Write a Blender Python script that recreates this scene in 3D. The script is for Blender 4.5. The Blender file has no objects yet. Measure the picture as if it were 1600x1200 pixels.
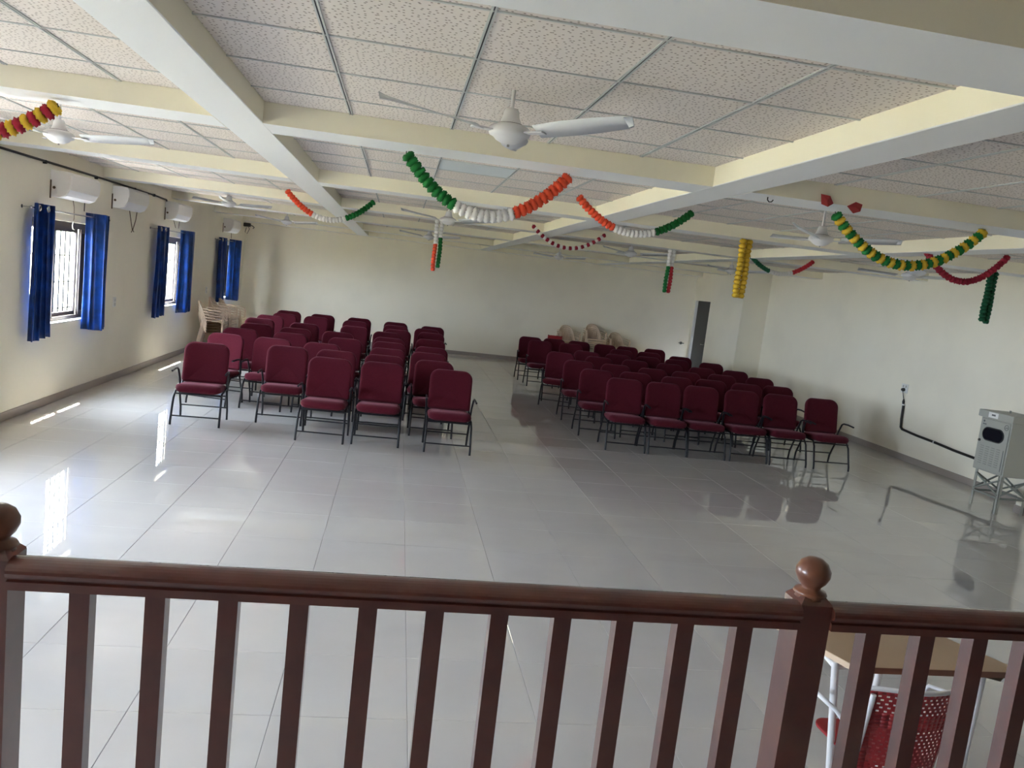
import bpy, math, random
from mathutils import Vector, Matrix
random.seed(7)
PI = math.pi
sc = bpy.context.scene
col = sc.collection

# ------------------------------------------------------------------ camera, sky, sun, exposure
def make_camera():
    y, p, r = 0.1548, -0.1266, 0.1158
    F = Vector((math.sin(y)*math.cos(p), math.cos(y)*math.cos(p), math.sin(p)))
    R0 = F.cross(Vector((0, 0, 1))).normalized(); U0 = R0.cross(F)
    R = R0*math.cos(r) + U0*math.sin(r); U = -R0*math.sin(r) + U0*math.cos(r)
    cam = bpy.data.cameras.new('camera'); o = bpy.data.objects.new('camera', cam); col.objects.link(o)
    m = Matrix((R, U, -F)).transposed().to_4x4(); m.translation = Vector((0, 0, 2.0))
    o.matrix_world = m
    cam.sensor_width = 36; cam.lens = 36*1224.5/1600; cam.clip_start = 0.02; cam.clip_end = 200
    sc.camera = o
make_camera()

w = bpy.data.worlds.new('sky'); sc.world = w; w.use_nodes = True
bg = w.node_tree.nodes['Background']
bg.inputs['Color'].default_value = (0.75, 0.84, 1.0, 1); bg.inputs['Strength'].default_value = 12.8

sun = bpy.data.lights.new('sun', 'SUN'); sun.energy = 24; sun.angle = math.radians(0.6); sun.color = (1.0, 0.93, 0.82)
so = bpy.data.objects.new('sun', sun); col.objects.link(so)
so.rotation_euler = Vector((0.25, -0.45, -1.0)).to_track_quat('-Z', 'Y').to_euler()

sc.view_settings.view_transform = 'Standard'; sc.view_settings.look = 'None'
sc.view_settings.gamma = 1; sc.view_settings.use_curve_mapping = False
sc.view_settings.exposure = 2.52
sc.cycles.use_denoising = True
sc.cycles.max_bounces = 14; sc.cycles.diffuse_bounces = 12; sc.cycles.glossy_bounces = 5
sc.cycles.transparent_max_bounces = 12; sc.cycles.sample_clamp_indirect = 5
sc.cycles.caustics_reflective = True; sc.cycles.use_adaptive_sampling = False; sc.cycles.caustics_refractive = False

# ------------------------------------------------------------------ materials
MATS = {}
def mat(name, color, rough=0.6, metal=0.0, noise=None, bump=None, sheen=0, coat=0, emit=None, spec=None):
    """noise=(scale, color2, lo, hi)  bump=(scale, strength)"""
    if name in MATS: return MATS[name]
    m = bpy.data.materials.new(name); m.use_nodes = True; nt = m.node_tree; b = nt.nodes['Principled BSDF']
    b.inputs['Base Color'].default_value = (*color, 1); b.inputs['Roughness'].default_value = rough
    b.inputs['Metallic'].default_value = metal
    if spec is not None: b.inputs['Specular IOR Level'].default_value = spec
    if sheen:
        b.inputs['Sheen Weight'].default_value = sheen; b.inputs['Sheen Roughness'].default_value = .45
        b.inputs['Sheen Tint'].default_value = (1, .45, .55, 1)
    if coat: b.inputs['Coat Weight'].default_value = coat
    tc = nt.nodes.new('ShaderNodeTexCoord')
    if noise:
        n = nt.nodes.new('ShaderNodeTexNoise'); n.inputs['Scale'].default_value = noise[0]; n.inputs['Detail'].default_value = 5
        nt.links.new(tc.outputs['Object'], n.inputs['Vector'])
        r = nt.nodes.new('ShaderNodeValToRGB')
        r.color_ramp.elements[0].position = noise[2]; r.color_ramp.elements[1].position = noise[3]
        r.color_ramp.elements[0].color = (*color, 1); r.color_ramp.elements[1].color = (*noise[1], 1)
        nt.links.new(n.outputs['Fac'], r.inputs['Fac']); nt.links.new(r.outputs['Color'], b.inputs['Base Color'])
    if bump:
        n = nt.nodes.new('ShaderNodeTexNoise'); n.inputs['Scale'].default_value = bump[0]
        nt.links.new(tc.outputs['Object'], n.inputs['Vector'])
        bp = nt.nodes.new('ShaderNodeBump'); bp.inputs['Strength'].default_value = bump[1]; bp.inputs['Distance'].default_value = .01
        nt.links.new(n.outputs['Fac'], bp.inputs['Height']); nt.links.new(bp.outputs['Normal'], b.inputs['Normal'])
    MATS[name] = m; return m

WALL = mat('wall_paint', (.86, .815, .68), .7, noise=(1.1, (.80, .755, .63), .45, .75), bump=(60, .06))
BEAM = mat('beam_paint', (.87, .83, .68), .65, noise=(.9, (.83, .79, .64), .45, .8))
SOFFIT = mat('soffit_white', (.83, .845, .86), .6)  # beam undersides coloured whiter and cooler than the sides
SLAB = mat('slab_concrete', (.25, .25, .25), .9)
SKIRT = mat('skirting_tile', (.33, .285, .25), .35)
TILEBED = mat('tile_grout', (.22, .21, .20), .9)
METAL_BLACK = mat('black_tube', (.008, .008, .011), .4, spec=.35)
MAROON = mat('maroon_fabric', (.052, .0035, .009), .9, noise=(220, (.084, .007, .015), .35, .7), bump=(500, .15), sheen=.2, spec=.15)
FANWHITE = mat('fan_enamel', (.72, .72, .74), .35)
FANDARK = mat('fan_gap', (.05, .03, .03), .6)
BLADE = mat('fan_blade', (.66, .68, .72), .35)
GRID = mat('grid_metal', (.50, .52, .52), .45)
GROOVE_SHADE = mat('grid_groove_shadow', (.03, .035, .05), .7)  # dark groove; the gap shadow beside grid bars is put into this colour
ACWHITE = mat('ac_plastic', (.80, .78, .76), .35)
ACGREY = mat('ac_flap', (.78, .80, .86), .3)
BROWN = mat('brown_knockout', (.10, .06, .03), .6)
NAVY = mat('navy_satin', (.003, .022, .11), .34, noise=(6, (.004, .050, .30), .4, .7), sheen=.05, spec=.3)
NAVY.node_tree.nodes['Principled BSDF'].inputs['Sheen Tint'].default_value = (.3, .5, 1, 1)
STEEL = mat('steel', (.55, .55, .55), .25, 1.0)
FRAME = mat('window_frame_brown', (.035, .022, .02), .45)
SASHEDGE = mat('sash_edge', (.45, .34, .26), .5)
GRILLE = mat('grille_paint', (.010, .011, .012), .6, spec=.1)
WOOD = mat('rail_wood', (.085, .017, .010), .34, noise=(9, (.14, .034, .018), .35, .75), coat=.9)
WOODL = mat('finial_wood', (.17, .06, .03), .32, noise=(7, (.10, .034, .017), .4, .7), coat=.3)
PLASTIC = mat('beige_plastic', (.68, .53, .39), .4)
REDPL = mat('red_plastic', (.30, .015, .02), .4)
WHITEPL = mat('white_plastic', (.75, .75, .72), .4)
BLACKPL = mat('black_plastic', (.01, .01, .01), .5)
BLACKPIPE = mat('black_conduit', (.016, .013, .012), .5)
TABLETOP = mat('table_laminate', (.47, .33, .21), .4, noise=(3, (.42, .29, .18), .4, .7))
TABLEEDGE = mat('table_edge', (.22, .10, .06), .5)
EDGELIT = mat('table_edge_window_lit', (.62, .47, .33), .5)  # window light on the left edge is put into this paler brown
TUBEWHITE = mat('white_tube', (.72, .72, .74), .35)
CABGREY = mat('cabinet_grey', (.36, .36, .315), .5)
CABDARK = mat('cabinet_dark', (.24, .25, .22), .55)
CABLINE = mat('cabinet_mark', (.12, .13, .13), .6)
GLASSBLACK = mat('meter_glass', (.008, .010, .014), .08, spec=.7)
DOORGREY = mat('door_grey', (.035, .032, .032), .5)
OUTWALL = mat('neighbour_wall', (.78, .70, .45), .8)
BOUNCE_GROUND = mat('bounce_ground', (.27, .255, .23), .85)
PAPER = mat('red_paper', (.34, .03, .03), .8)
STRING = mat('thread', (.25, .35, .28), .8)
BLANK = mat('blank_panel', (.62, .68, .72), .45)
POMS = {
 'green': mat('pom_green', (.0, .17, .025), .8), 'white': mat('pom_white', (.86, .84, .81), .85),
 'orange': mat('pom_orange', (.80, .085, .03), .8), 'yellow': mat('pom_yellow', (.72, .46, .03), .8),
 'red': mat('pom_red', (.34, .008, .03), .8), 'darkgreen': mat('pom_darkgreen', (.0, .09, .03), .8),
 'scarlet': mat('pom_scarlet', (.50, .02, .03), .8)}

def floor_material():
    m = bpy.data.materials.new('vitrified_tile'); m.use_nodes = True; nt = m.node_tree; b = nt.nodes['Principled BSDF']
    g = nt.nodes.new('ShaderNodeNewGeometry')
    n = nt.nodes.new('ShaderNodeTexNoise'); n.inputs['Scale'].default_value = 1.3; n.inputs['Detail'].default_value = 7; n.inputs['Distortion'].default_value = .6
    mp = nt.nodes.new('ShaderNodeMapping'); mp.inputs['Scale'].default_value = (1, 1.6, 1)
    nt.links.new(g.outputs['Position'], mp.inputs['Vector']); nt.links.new(mp.outputs['Vector'], n.inputs['Vector'])
    r = nt.nodes.new('ShaderNodeValToRGB'); r.color_ramp.elements[0].position = .3; r.color_ramp.elements[1].position = .75
    r.color_ramp.elements[0].color = (.50, .485, .47, 1); r.color_ramp.elements[1].color = (.54, .525, .51, 1)
    nt.links.new(n.outputs['Fac'], r.inputs['Fac'])
    oi = nt.nodes.new('ShaderNodeObjectInfo'); hs = nt.nodes.new('ShaderNodeHueSaturation')
    ma = nt.nodes.new('ShaderNodeMath'); ma.operation = 'MULTIPLY_ADD'; ma.inputs[1].default_value = .03; ma.inputs[2].default_value = .985
    nt.links.new(oi.outputs['Random'], ma.inputs[0]); nt.links.new(ma.outputs[0], hs.inputs['Value'])
    nt.links.new(r.outputs['Color'], hs.inputs['Color']); nt.links.new(hs.outputs['Color'], b.inputs['Base Color'])
    b.inputs['Roughness'].default_value = .9; b.inputs['Specular IOR Level'].default_value = 0
    gl = nt.nodes.new('ShaderNodeBsdfGlossy'); gl.inputs['Roughness'].default_value = 0.0; gl.inputs['Color'].default_value = (1, .985, .965, 1)
    fr = nt.nodes.new('ShaderNodeFresnel'); fr.inputs['IOR'].default_value = 2.0; mx = nt.nodes.new('ShaderNodeMixShader')
    nt.links.new(fr.outputs['Fac'], mx.inputs['Fac']); nt.links.new(b.outputs[0], mx.inputs[1]); nt.links.new(gl.outputs[0], mx.inputs[2])
    nt.links.new(mx.outputs[0], nt.nodes['Material Output'].inputs['Surface'])
    return m
TILE = floor_material()

def ceiling_material():
    m = bpy.data.materials.new('perforated_board'); m.use_nodes = True; nt = m.node_tree; b = nt.nodes['Principled BSDF']
    g = nt.nodes.new('ShaderNodeNewGeometry')
    v = nt.nodes.new('ShaderNodeTexVoronoi'); v.inputs['Scale'].default_value = 36; v.inputs['Randomness'].default_value = .8
    v.voronoi_dimensions = '2D'
    nt.links.new(g.outputs['Position'], v.inputs['Vector'])
    r = nt.nodes.new('ShaderNodeValToRGB'); r.color_ramp.elements[0].position = .13; r.color_ramp.elements[1].position = .20
    r.color_ramp.elements[0].color = (.30, .25, .22, 1); r.color_ramp.elements[1].color = (.73, .67, .63, 1)
    nt.links.new(v.outputs['Distance'], r.inputs['Fac'])
    nt.links.new(r.outputs['Color'], b.inputs['Base Color'])
    bp = nt.nodes.new('ShaderNodeBump'); bp.inputs['Strength'].default_value = .4; bp.inputs['Distance'].default_value = .004
    nt.links.new(r.outputs['Color'], bp.inputs['Height']); nt.links.new(bp.outputs['Normal'], b.inputs['Normal'])
    b.inputs['Roughness'].default_value = .85
    return m
CTILE = ceiling_material()

def pane_material(name, tint, refl):
    m = bpy.data.materials.new(name); m.use_nodes = True; nt = m.node_tree
    nt.nodes.remove(nt.nodes['Principled BSDF']); out = nt.nodes['Material Output']
    t = nt.nodes.new('ShaderNodeBsdfTransparent'); t.inputs['Color'].default_value = (*tint, 1)
    g = nt.nodes.new('ShaderNodeBsdfGlossy'); g.inputs['Roughness'].default_value = .02
    mx = nt.nodes.new('ShaderNodeMixShader'); mx.inputs['Fac'].default_value = refl
    nt.links.new(t.outputs[0], mx.inputs[1]); nt.links.new(g.outputs[0], mx.inputs[2])
    nt.links.new(mx.outputs[0], out.inputs['Surface']); return m
GLASS = pane_material('window_glass', (.96, .98, .98), .05)
SCREEN = pane_material('insect_screen', (.09, .09, .11), .03)

# ------------------------------------------------------------------ mesh helpers
class MB:
    def __init__(s): s.v = []; s.f = []; s.sm = []; s.mi = []
    def add(s, vs, fs, smooth=False, M=None, mi=0):
        b = len(s.v)
        if M is not None: vs = [M @ Vector(q) for q in vs]
        s.v += [tuple(q) for q in vs]; s.f += [tuple(b+i for i in f) for f in fs]; s.sm += [smooth]*len(fs); s.mi += [mi]*len(fs); return s
    def box(s, x0, y0, z0, x1, y1, z1, M=None, mi=0, ch=0):
        if ch:
            c = ch; vs = []; 
            for z, ins in ((z0, c), (z0+c, 0), (z1-c, 0), (z1, c)):
                vs += [(x0+ins, y0+ins, z), (x1-ins, y0+ins, z), (x1-ins, y1-ins, z), (x0+ins, y1-ins, z)]
            fs = [(3, 2, 1, 0), (12, 13, 14, 15)]
            for k in range(3):
                for i in range(4): j = (i+1) % 4; fs.append((k*4+i, k*4+j, k*4+4+j, k*4+4+i))
            return s.add(vs, fs, False, M, mi)
        return s.add([(x0, y0, z0), (x1, y0, z0), (x1, y1, z0), (x0, y1, z0), (x0, y0, z1), (x1, y0, z1), (x1, y1, z1), (x0, y1, z1)],
              [(3, 2, 1, 0), (4, 5, 6, 7), (0, 1, 5, 4), (1, 2, 6, 5), (2, 3, 7, 6), (3, 0, 4, 7)], False, M, mi)
    def tube(s, pts, r, n=8, cap=True, M=None, mi=0, closed=False):
        pts = [Vector(p) for p in pts]; N = len(pts); rings = []; up = None
        for i, p in enumerate(pts):
            if closed: d = (pts[(i+1) % N]-pts[i-1]).normalized()
            else: d = (pts[min(i+1, N-1)]-pts[max(i-1, 0)]).normalized()
            if up is None: up = Vector((0, 0, 1)) if abs(d.z) < .9 else Vector((1, 0, 0))
            a = d.cross(up).normalized(); up = a.cross(d).normalized()
            rr = r[i] if isinstance(r, (list, tuple)) else r
            rings.append([p + a*rr*math.cos(2*PI*k/n) + up*rr*math.sin(2*PI*k/n) for k in range(n)])
        vs = [q for g in rings for q in g]; fs = []
        for i in range(N if closed else N-1):
            j = (i+1) % N
            for k in range(n): l = (k+1) % n; fs.append((i*n+k, i*n+l, j*n+l, j*n+k))
        s.add(vs, fs, True, M, mi)
        if cap and not closed:
            s.add(rings[0], [tuple(range(n))[::-1]], False, M, mi); s.add(rings[-1], [tuple(range(n))], False, M, mi)
        return s
    def lathe(s, prof, n=20, M=None, mi=0):
        vs = [(r*math.cos(2*PI*k/n), r*math.sin(2*PI*k/n), z) for r, z in prof for k in range(n)]; fs = []
        for i in range(len(prof)-1):
            for k in range(n): l = (k+1) % n; fs.append((i*n+k, i*n+l, (i+1)*n+l, (i+1)*n+k))
        s.add(vs, fs, True, M, mi)
        s.add(vs[:n], [tuple(range(n))[::-1]], False, M, mi); s.add(vs[-n:], [tuple(range(n))], False, M, mi); return s
    def prism(s, poly, axis, a, b, M=None, mi=0, smooth=False):
        """poly of 2-D points extruded along axis from a to b"""
        def P(q, t): return {'x': (t, q[0], q[1]), 'y': (q[0], t, q[1]), 'z': (q[0], q[1], t)}[axis]
        n = len(poly); vs = [P(q, a) for q in poly]+[P(q, b) for q in poly]
        s.add(vs, [(i, (i+1) % n, n+(i+1) % n, n+i) for i in range(n)], smooth, M, mi)
        s.add(vs, [tuple(range(n))[::-1], tuple(range(n, 2*n))], False, M, mi); return s
    def mesh(s, name, mats):
        me = bpy.data.meshes.new(name); me.from_pydata(s.v, [], s.f); me.update()
        for m in (mats if isinstance(mats, (list, tuple)) else [mats]): me.materials.append(m)
        me.polygons.foreach_set('use_smooth', s.sm); me.polygons.foreach_set('material_index', s.mi)
        return me
    def build(s, name, mats, parent=None, fix=True, **kw):
        me = s.mesh(name, mats)
        if fix:
            import bmesh
            bm = bmesh.new(); bm.from_mesh(me); bmesh.ops.recalc_face_normals(bm, faces=bm.faces); bm.to_mesh(me); bm.free()
        return link(name, me, parent, **kw)

def tag(o, label=None, cat=None, group=None, kind=None):
    for k, v in (('label', label), ('category', cat), ('group', group), ('kind', kind)):
        if v: o[k] = v
    return o
def link(name, data, parent=None, label=None, cat=None, group=None, kind=None, loc=None, rz=None):
    o = bpy.data.objects.new(name, data); col.objects.link(o)
    if parent: o.parent = parent
    if loc: o.location = loc
    if rz: o.rotation_euler = (0, 0, rz)
    return tag(o, label, cat, group, kind)
def thing(name, label, cat, loc=(0, 0, 0), rz=0, group=None, kind=None):
    return link(name, None, None, label, cat, group, kind, loc, rz)
KIDS = {}
def copy_tree(root, loc, rz, label, group=None):
    def cp(o, parent):
        c = o.copy(); col.objects.link(c)
        if parent: c.parent = parent
        for ch in list(o.children): cp(ch, c)
        return c
    r = cp(root, None); r.location = loc; r.rotation_euler = (0, 0, rz); r['label'] = label
    if group: r['group'] = group
    return r
def cushion(m, W, H, T, rad, place, n=7, bow=0.0, puff=.5):
    """rounded-rectangle pad in (u,v), thickness t; place(u,v,t)->xyz.  rad=(bottom, top) corner radii"""
    def outline(ins):
        pts = []
        for cx, cy, a0, r in ((W/2, 0, -PI/2, rad[0]), (W/2, H, 0, rad[1]), (-W/2, H, PI/2, rad[1]), (-W/2, 0, PI, rad[0])):
            ccx = cx - math.copysign(r, cx); ccy = cy + r if cy == 0 else cy - r
            rr = max(r-ins, .004)
            for k in range(n):
                a = a0 + PI/2*k/(n-1)
                ox = ccx - 0; pts.append((ccx + rr*math.cos(a) - (math.copysign(max(ins-r+.004, 0), cx) if ins > r else 0), ccy + rr*math.sin(a)))
        return pts
    layers = [(T*1.1, -T/2), (T*.45, -T*.46), (T*.1, -T*.3), (0, 0), (T*.1, T*.3), (T*.45, T*.46), (T*1.1, T/2)]
    vs = []; N = 4*n
    for ins, t in layers:
        for u, v in outline(ins): vs.append(place(u, v, t + bow*(u*u)))
    fs = []
    for i in range(len(layers)-1):
        for k in range(N): l = (k+1) % N; fs.append((i*N+k, i*N+l, (i+1)*N+l, (i+1)*N+k))
    b0 = len(vs); vs.append(place(0, H/2, -T/2*(1+puff*.35))); vs.append(place(0, H/2, T/2*(1+puff*.35)))
    L = (len(layers)-1)*N
    for k in range(N): l = (k+1) % N; fs.append((b0, l, k)); fs.append((b0+1, L+k, L+l))
    m.add(vs, fs, True)

# ------------------------------------------------------------------ room measures
XL, XR, YN, YF = -3.90, 7.91, -1.9, 20.5
ZS, ZC, ZT = 2.76, 2.883, 3.05
WY = [(.5, 2.6), (4.7, 6.8), (9.1, 10.95), (13.5, 15.35), (17.9, 19.3)]
WZ0, WZ1, WT = .93, 2.12, .24

# walls
def walls():
    m = MB(); ys = [YN-.2]
    for a, b in WY: m.box(XL-WT, ys[-1], -.2, XL, a, ZT); m.box(XL-WT, a, -.2, XL, b, WZ0); m.box(XL-WT, a, WZ1, XL, b, ZT); ys.append(b)
    m.box(XL-WT, ys[-1], -.2, XL, YF+.2, ZT)
    m.build('wall_left', WALL, kind='structure', label='long left wall with three curtained windows')
    MB().box(XL, YF, -.2, XR+.2, YF+.2, ZT).build('wall_far', WALL, kind='structure', label='plain cream far wall behind the chairs')
    m = MB(); m.box(XR, YN-.2, -.2, XR+.2, 19.35, ZT); m.box(XR, 19.35, 2.12, XR+.2, 20.36, ZT); m.box(XR, 20.36, -.2, XR+.2, YF, ZT)
    m.build('wall_right', WALL, kind='structure', label='right wall with a socket and faintly mottled paint')  # same mottled colour as the other walls, no separate marks
    MB().box(XL, YN-.2, -.2, XR, YN, ZT).build('wall_near', mat('near_wall_darkened', (.10, .07, .06), .6), kind='structure', label='wall behind the stage')  # unseen wall pulled close and darkened to cut light from behind
    MB().box(7.33, 16.15, 0, XR-.001, 17.9, ZC-.001).build('wall_column', WALL, kind='structure', label='wide pier standing out from the right wall beside the door')
    MB().box(7.47, 7.0, 0, XR-.001, 8.12, ZC-.001).build('wall_column', WALL, kind='structure', label='pier at the right edge behind the grey cabinet')
walls()
h = .095; t = .012
MB().box(XL, YN, 0, XL+t, YF, h, ch=.003).build('baseboard_left', SKIRT, kind='structure', label='brown-grey tile skirting along the left wall')
MB().box(XL+t, YF-t, 0, XR-t, YF, h, ch=.003).build('baseboard_far', SKIRT, kind='structure', label='brown-grey tile skirting along the far wall')
m = MB()
for a, b in ((YN, 7.0-t), (8.12+t, 16.15-t), (17.9+t, 19.35)): m.box(XR-t, a, 0, XR, b, h, ch=.003)
m.build('baseboard_right', SKIRT, kind='structure', label='brown-grey tile skirting along the right wall')
m = MB(); m.box(7.47-t, 7.0, 0, 7.47, 8.12, h); m.box(7.47-t, 8.12, 0, XR-t, 8.12+t, h); m.box(7.33-t, 16.15, 0, 7.33, 17.9, h); m.box(7.33-t, 16.15-t, 0, XR-t, 16.15, h); m.box(7.33-t, 17.9, 0, XR-t, 17.9+t, h)
m.build('baseboard_column', SKIRT, kind='structure', label='skirting around the two piers')

# floor: slab, the 300 nearest tiles as pieces, the rest joined
fl = MB().box(XL-.01, YN, -.2, XR+.01, YF+.01, -.011).build('floor', TILEBED, kind='structure', label='floor of large glossy grey tiles')
def floor_tiles():
    P = .6; g = .0009; x0 = .22-7*P; y0 = 3.33-14*.575; PY = .575
    def tile_mb(w, d):
        return MB().box(-w/2, -d/2, -.010, w/2, d/2, 0, ch=.0012)
    cells = []
    nx = 21; ny = 46
    for i in range(nx):
        for j in range(ny):
            a, b = max(x0+i*P, XL), min(x0+(i+1)*P, XR); c, d = max(y0+j*PY, YN), min(y0+(j+1)*PY, YF)
            if b-a < .03 or d-c < .03: continue
            cells.append((a, b, c, d))
    def vis(cx, cy):
        return cy > 2.4 and abs(math.atan2(cx, cy)-.17) < .66
    cells.sort(key=lambda q: ((q[0]+q[1])/2)**2+((q[2]+q[3])/2)**2 + (0 if vis((q[0]+q[1])/2, (q[2]+q[3])/2) else 1e4))
    cache = {}; rest = MB()
    for n, (a, b, c, d) in enumerate(cells):
        w_, d_ = b-a-2*g, d-c-2*g; cx, cy = (a+b)/2, (c+d)/2
        if n < 300:
            k = (round(w_, 4), round(d_, 4))
            if k not in cache: cache[k] = tile_mb(w_, d_).mesh('floor_tile', TILE)
            o = link('floor_tile', cache[k], fl, loc=(cx, cy, random.uniform(-.0004, 0)))
            o.rotation_euler = (random.gauss(0, .0008), random.gauss(0, .0008), 0)
        else:
            M = Matrix.Translation((cx, cy, -.0003)) @ Matrix.Rotation(random.gauss(0, .0006), 4, 'X') @ Matrix.Rotation(random.gauss(0, .0006), 4, 'Y')
            rest.box(-w_/2, -d_/2, -.010, w_/2, d_/2, 0, M=M)
    rest.build('floor_tile', TILE, fl, fix=False, kind='stuff')
floor_tiles()

# ceiling: slab, beams, suspended tiles and grid
ce = MB().box(XL-WT, YN-.2, ZT, XR+.2, YF+.2, ZT+.2).build('ceiling', SLAB, kind='structure', label='ceiling of perforated tiles between crossing beams')
BX = [(-1.163, -.882), (1.917, 2.185), (4.98, 5.25)]
BYF = [-1.1, 1.95, 4.93, 8.05, 11.05, 14.1, 17.15, 20.14]
BYS = [(y, y+.36) for y in BYF]
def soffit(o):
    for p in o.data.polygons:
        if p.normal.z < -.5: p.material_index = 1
for a, b in BX:
    soffit(MB().box(a, YN, ZS, b, YF, ZT, ch=.004).build('ceiling_beam', [BEAM, SOFFIT], ce))
xs = [XL]+[q for p in BX for q in p]+[XR]
for y0_, y1_ in BYS:
    m = MB()
    for i in range(0, len(xs), 2): m.box(xs[i], y0_, ZS, xs[i+1], y1_, ZT)
    soffit(m.build('cross_beam', [BEAM, SOFFIT], ce))
GX = [[-3.48, -2.88, -2.28, -1.68], [-.38, .22, .82, 1.42], [2.75, 3.35, 3.95, 4.55], [5.85, 6.45, 7.05, 7.65]]
def ceiling_tiles():
    cells = []; bars = []; cross = []
    for bi in range(4):
        xa, xb = xs[bi*2], xs[bi*2+1]; L = [xa]+[g for g in GX[bi] if xa < g < xb]+[xb]
        for k in range(len(BYS)-1):
            ya, yb = BYS[k][1], BYS[k+1][0]
            off = .41 if k == 1 else (.34 if k == 2 else .36)
            M_ = [ya]; y = ya+off
            while y < yb-.05: M_.append(y); y += .6
            M_.append(yb)
            for gx in L[1:-1]: bars.append((gx, ya, yb))
            for gy in M_[1:-1]: cross.append((xa, xb, gy))
            for i in range(len(L)-1):
                for j in range(len(M_)-1): cells.append((L[i], L[i+1], M_[j], M_[j+1]))
    def key(q):
        cx, cy = (q[0]+q[1])/2, (q[2]+q[3])/2
        return math.hypot(cx, cy) + (0 if cy > 1.6 and -.6 < math.atan2(cx, cy) < .85 else 1e3)
    cells.sort(key=key); cache = {}; rest = MB()
    for n, (a, b, c, d) in enumerate(cells):
        w_, d_ = b-a-.004, d-c-.004; cx, cy = (a+b)/2, (c+d)/2
        blank = a > .2 and b < .84 and 6.2 < cy < 6.7
        if n < 300:
            k = (round(w_, 3), round(d_, 3), blank)
            if k not in cache: cache[k] = MB().box(-w_/2, -d_/2, 0, w_/2, d_/2, .014, ch=.0015).mesh('ceiling_tile', BLANK if blank else CTILE)
            link('ceiling_tile', cache[k], ce, loc=(cx, cy, ZC+random.uniform(0, .0015)), label='smooth pale blue-white ceiling panel' if blank else None)
        else: rest.box(cx-w_/2, cy-d_/2, ZC, cx+w_/2, cy+d_/2, ZC+.014)
    rest.build('ceiling_tile', CTILE, ce, fix=False, kind='stuff')
    for gx, ya, yb in bars:
        m = MB(); m.box(gx-.011, ya, ZC-.005, gx-.003, yb, ZC+.004); m.box(gx+.003, ya, ZC-.005, gx+.011, yb, ZC+.004); m.box(gx-.003, ya, ZC-.002, gx+.003, yb, ZC+.004, mi=1)
        m.build('grid_bar', [GRID, GROOVE_SHADE], ce, fix=False)
    for xa, xb, gy in cross:
        m = MB(); m.box(xa, gy-.006, ZC-.0045, xb, gy+.006, ZC+.004); m.box(xa, gy+.006, ZC-.001, xb, gy+.008, ZC+.004, mi=1)  # side strip paints the gap shadow along each cross bar
        m.build('cross_bar', [GRID, GROOVE_SHADE], ce, fix=False)
ceiling_tiles()

# stage under the camera
st = MB().box(-3.0, YN+.02, 0, 5.0, 1.66, .48, ch=.004).build('trim_stage', TILE, kind='structure', label='raised stage that carries the wooden railing')

# ------------------------------------------------------------------ windows, curtains
def window(n, a, b):
    w_ = thing('window_%d' % n, 'brown-framed sliding window in the left wall', None, (XL-.15, a, WZ0), kind='structure')
    del_ = b-a; H = WZ1-WZ0; f = .055
    m = MB(); m.box(-.03, 0, 0, .06, del_, f); m.box(-.03, 0, H-f-.02, .06, del_, H); m.box(-.03, 0, f, .06, f, H-f); m.box(-.03, 0, 0, .06, f, H); m.box(-.03, del_-f, 0, .06, del_, H)
    m.build('frame', FRAME, w_)
    ed = [f, .82*del_/1.85, 1.55*del_/1.85, del_-f]
    for k in range(3):
        y0 = ed[k]; y1 = ed[k+1]; x = [.03, .0, .03][k]; s = [.02, .045, .045][k]
        m = MB(); m.box(x, y0, f, x+.022, y0+s, H-f-.02); m.box(x, y1-s, f, x+.022, y1, H-f-.02)
        m.box(x, y0+s, f, x+.022, y1-s, f+s); m.box(x, y0+s, H-f-.02-s, x+.022, y1-s, H-f-.02)
        m.box(x+.0225, y0+.002, f, x+.026, y0+.010, H-f-.02, mi=1)
        sa = m.build('sash', [FRAME, SASHEDGE], w_)
        MB().box(x+.008, y0+s, f+s, x+.013, y1-s, H-f-.02-s).build('pane', SCREEN if k == 2 else GLASS, sa)
    MB().box(.06, -.0, -.004, .15, del_, .012, ch=.002).build('window_sill', WHITEPL, w_)
    nb = 13
    for k in range(nb):
        y = del_*(k+.5)/nb; MB().tube([(-.10, y, .0), (-.10, y, H)], .009, 6).build('grille_bar', GRILLE, w_)
    for z in (.12, .45, .78, H-.1): MB().tube([(-.112, 0, z), (-.112, del_, z)], .009, 6).build('grille_rail', GRILLE, w_)
    # sampling aid for the daylight that comes through this opening (emits nothing)
    l = bpy.data.lights.new('daylight_portal', 'AREA'); l.shape = 'RECTANGLE'; l.size = H; l.size_y = del_; l.cycles.is_portal = True
    lo = bpy.data.objects.new('daylight_portal', l); col.objects.link(lo); lo.location = (XL-WT-.02, (a+b)/2, (WZ0+WZ1)/2)
    lo.rotation_euler = (0, -PI/2, 0)
for n, (a, b) in enumerate(WY[2:]+WY[:2]): window(n+1, a, b)

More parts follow.
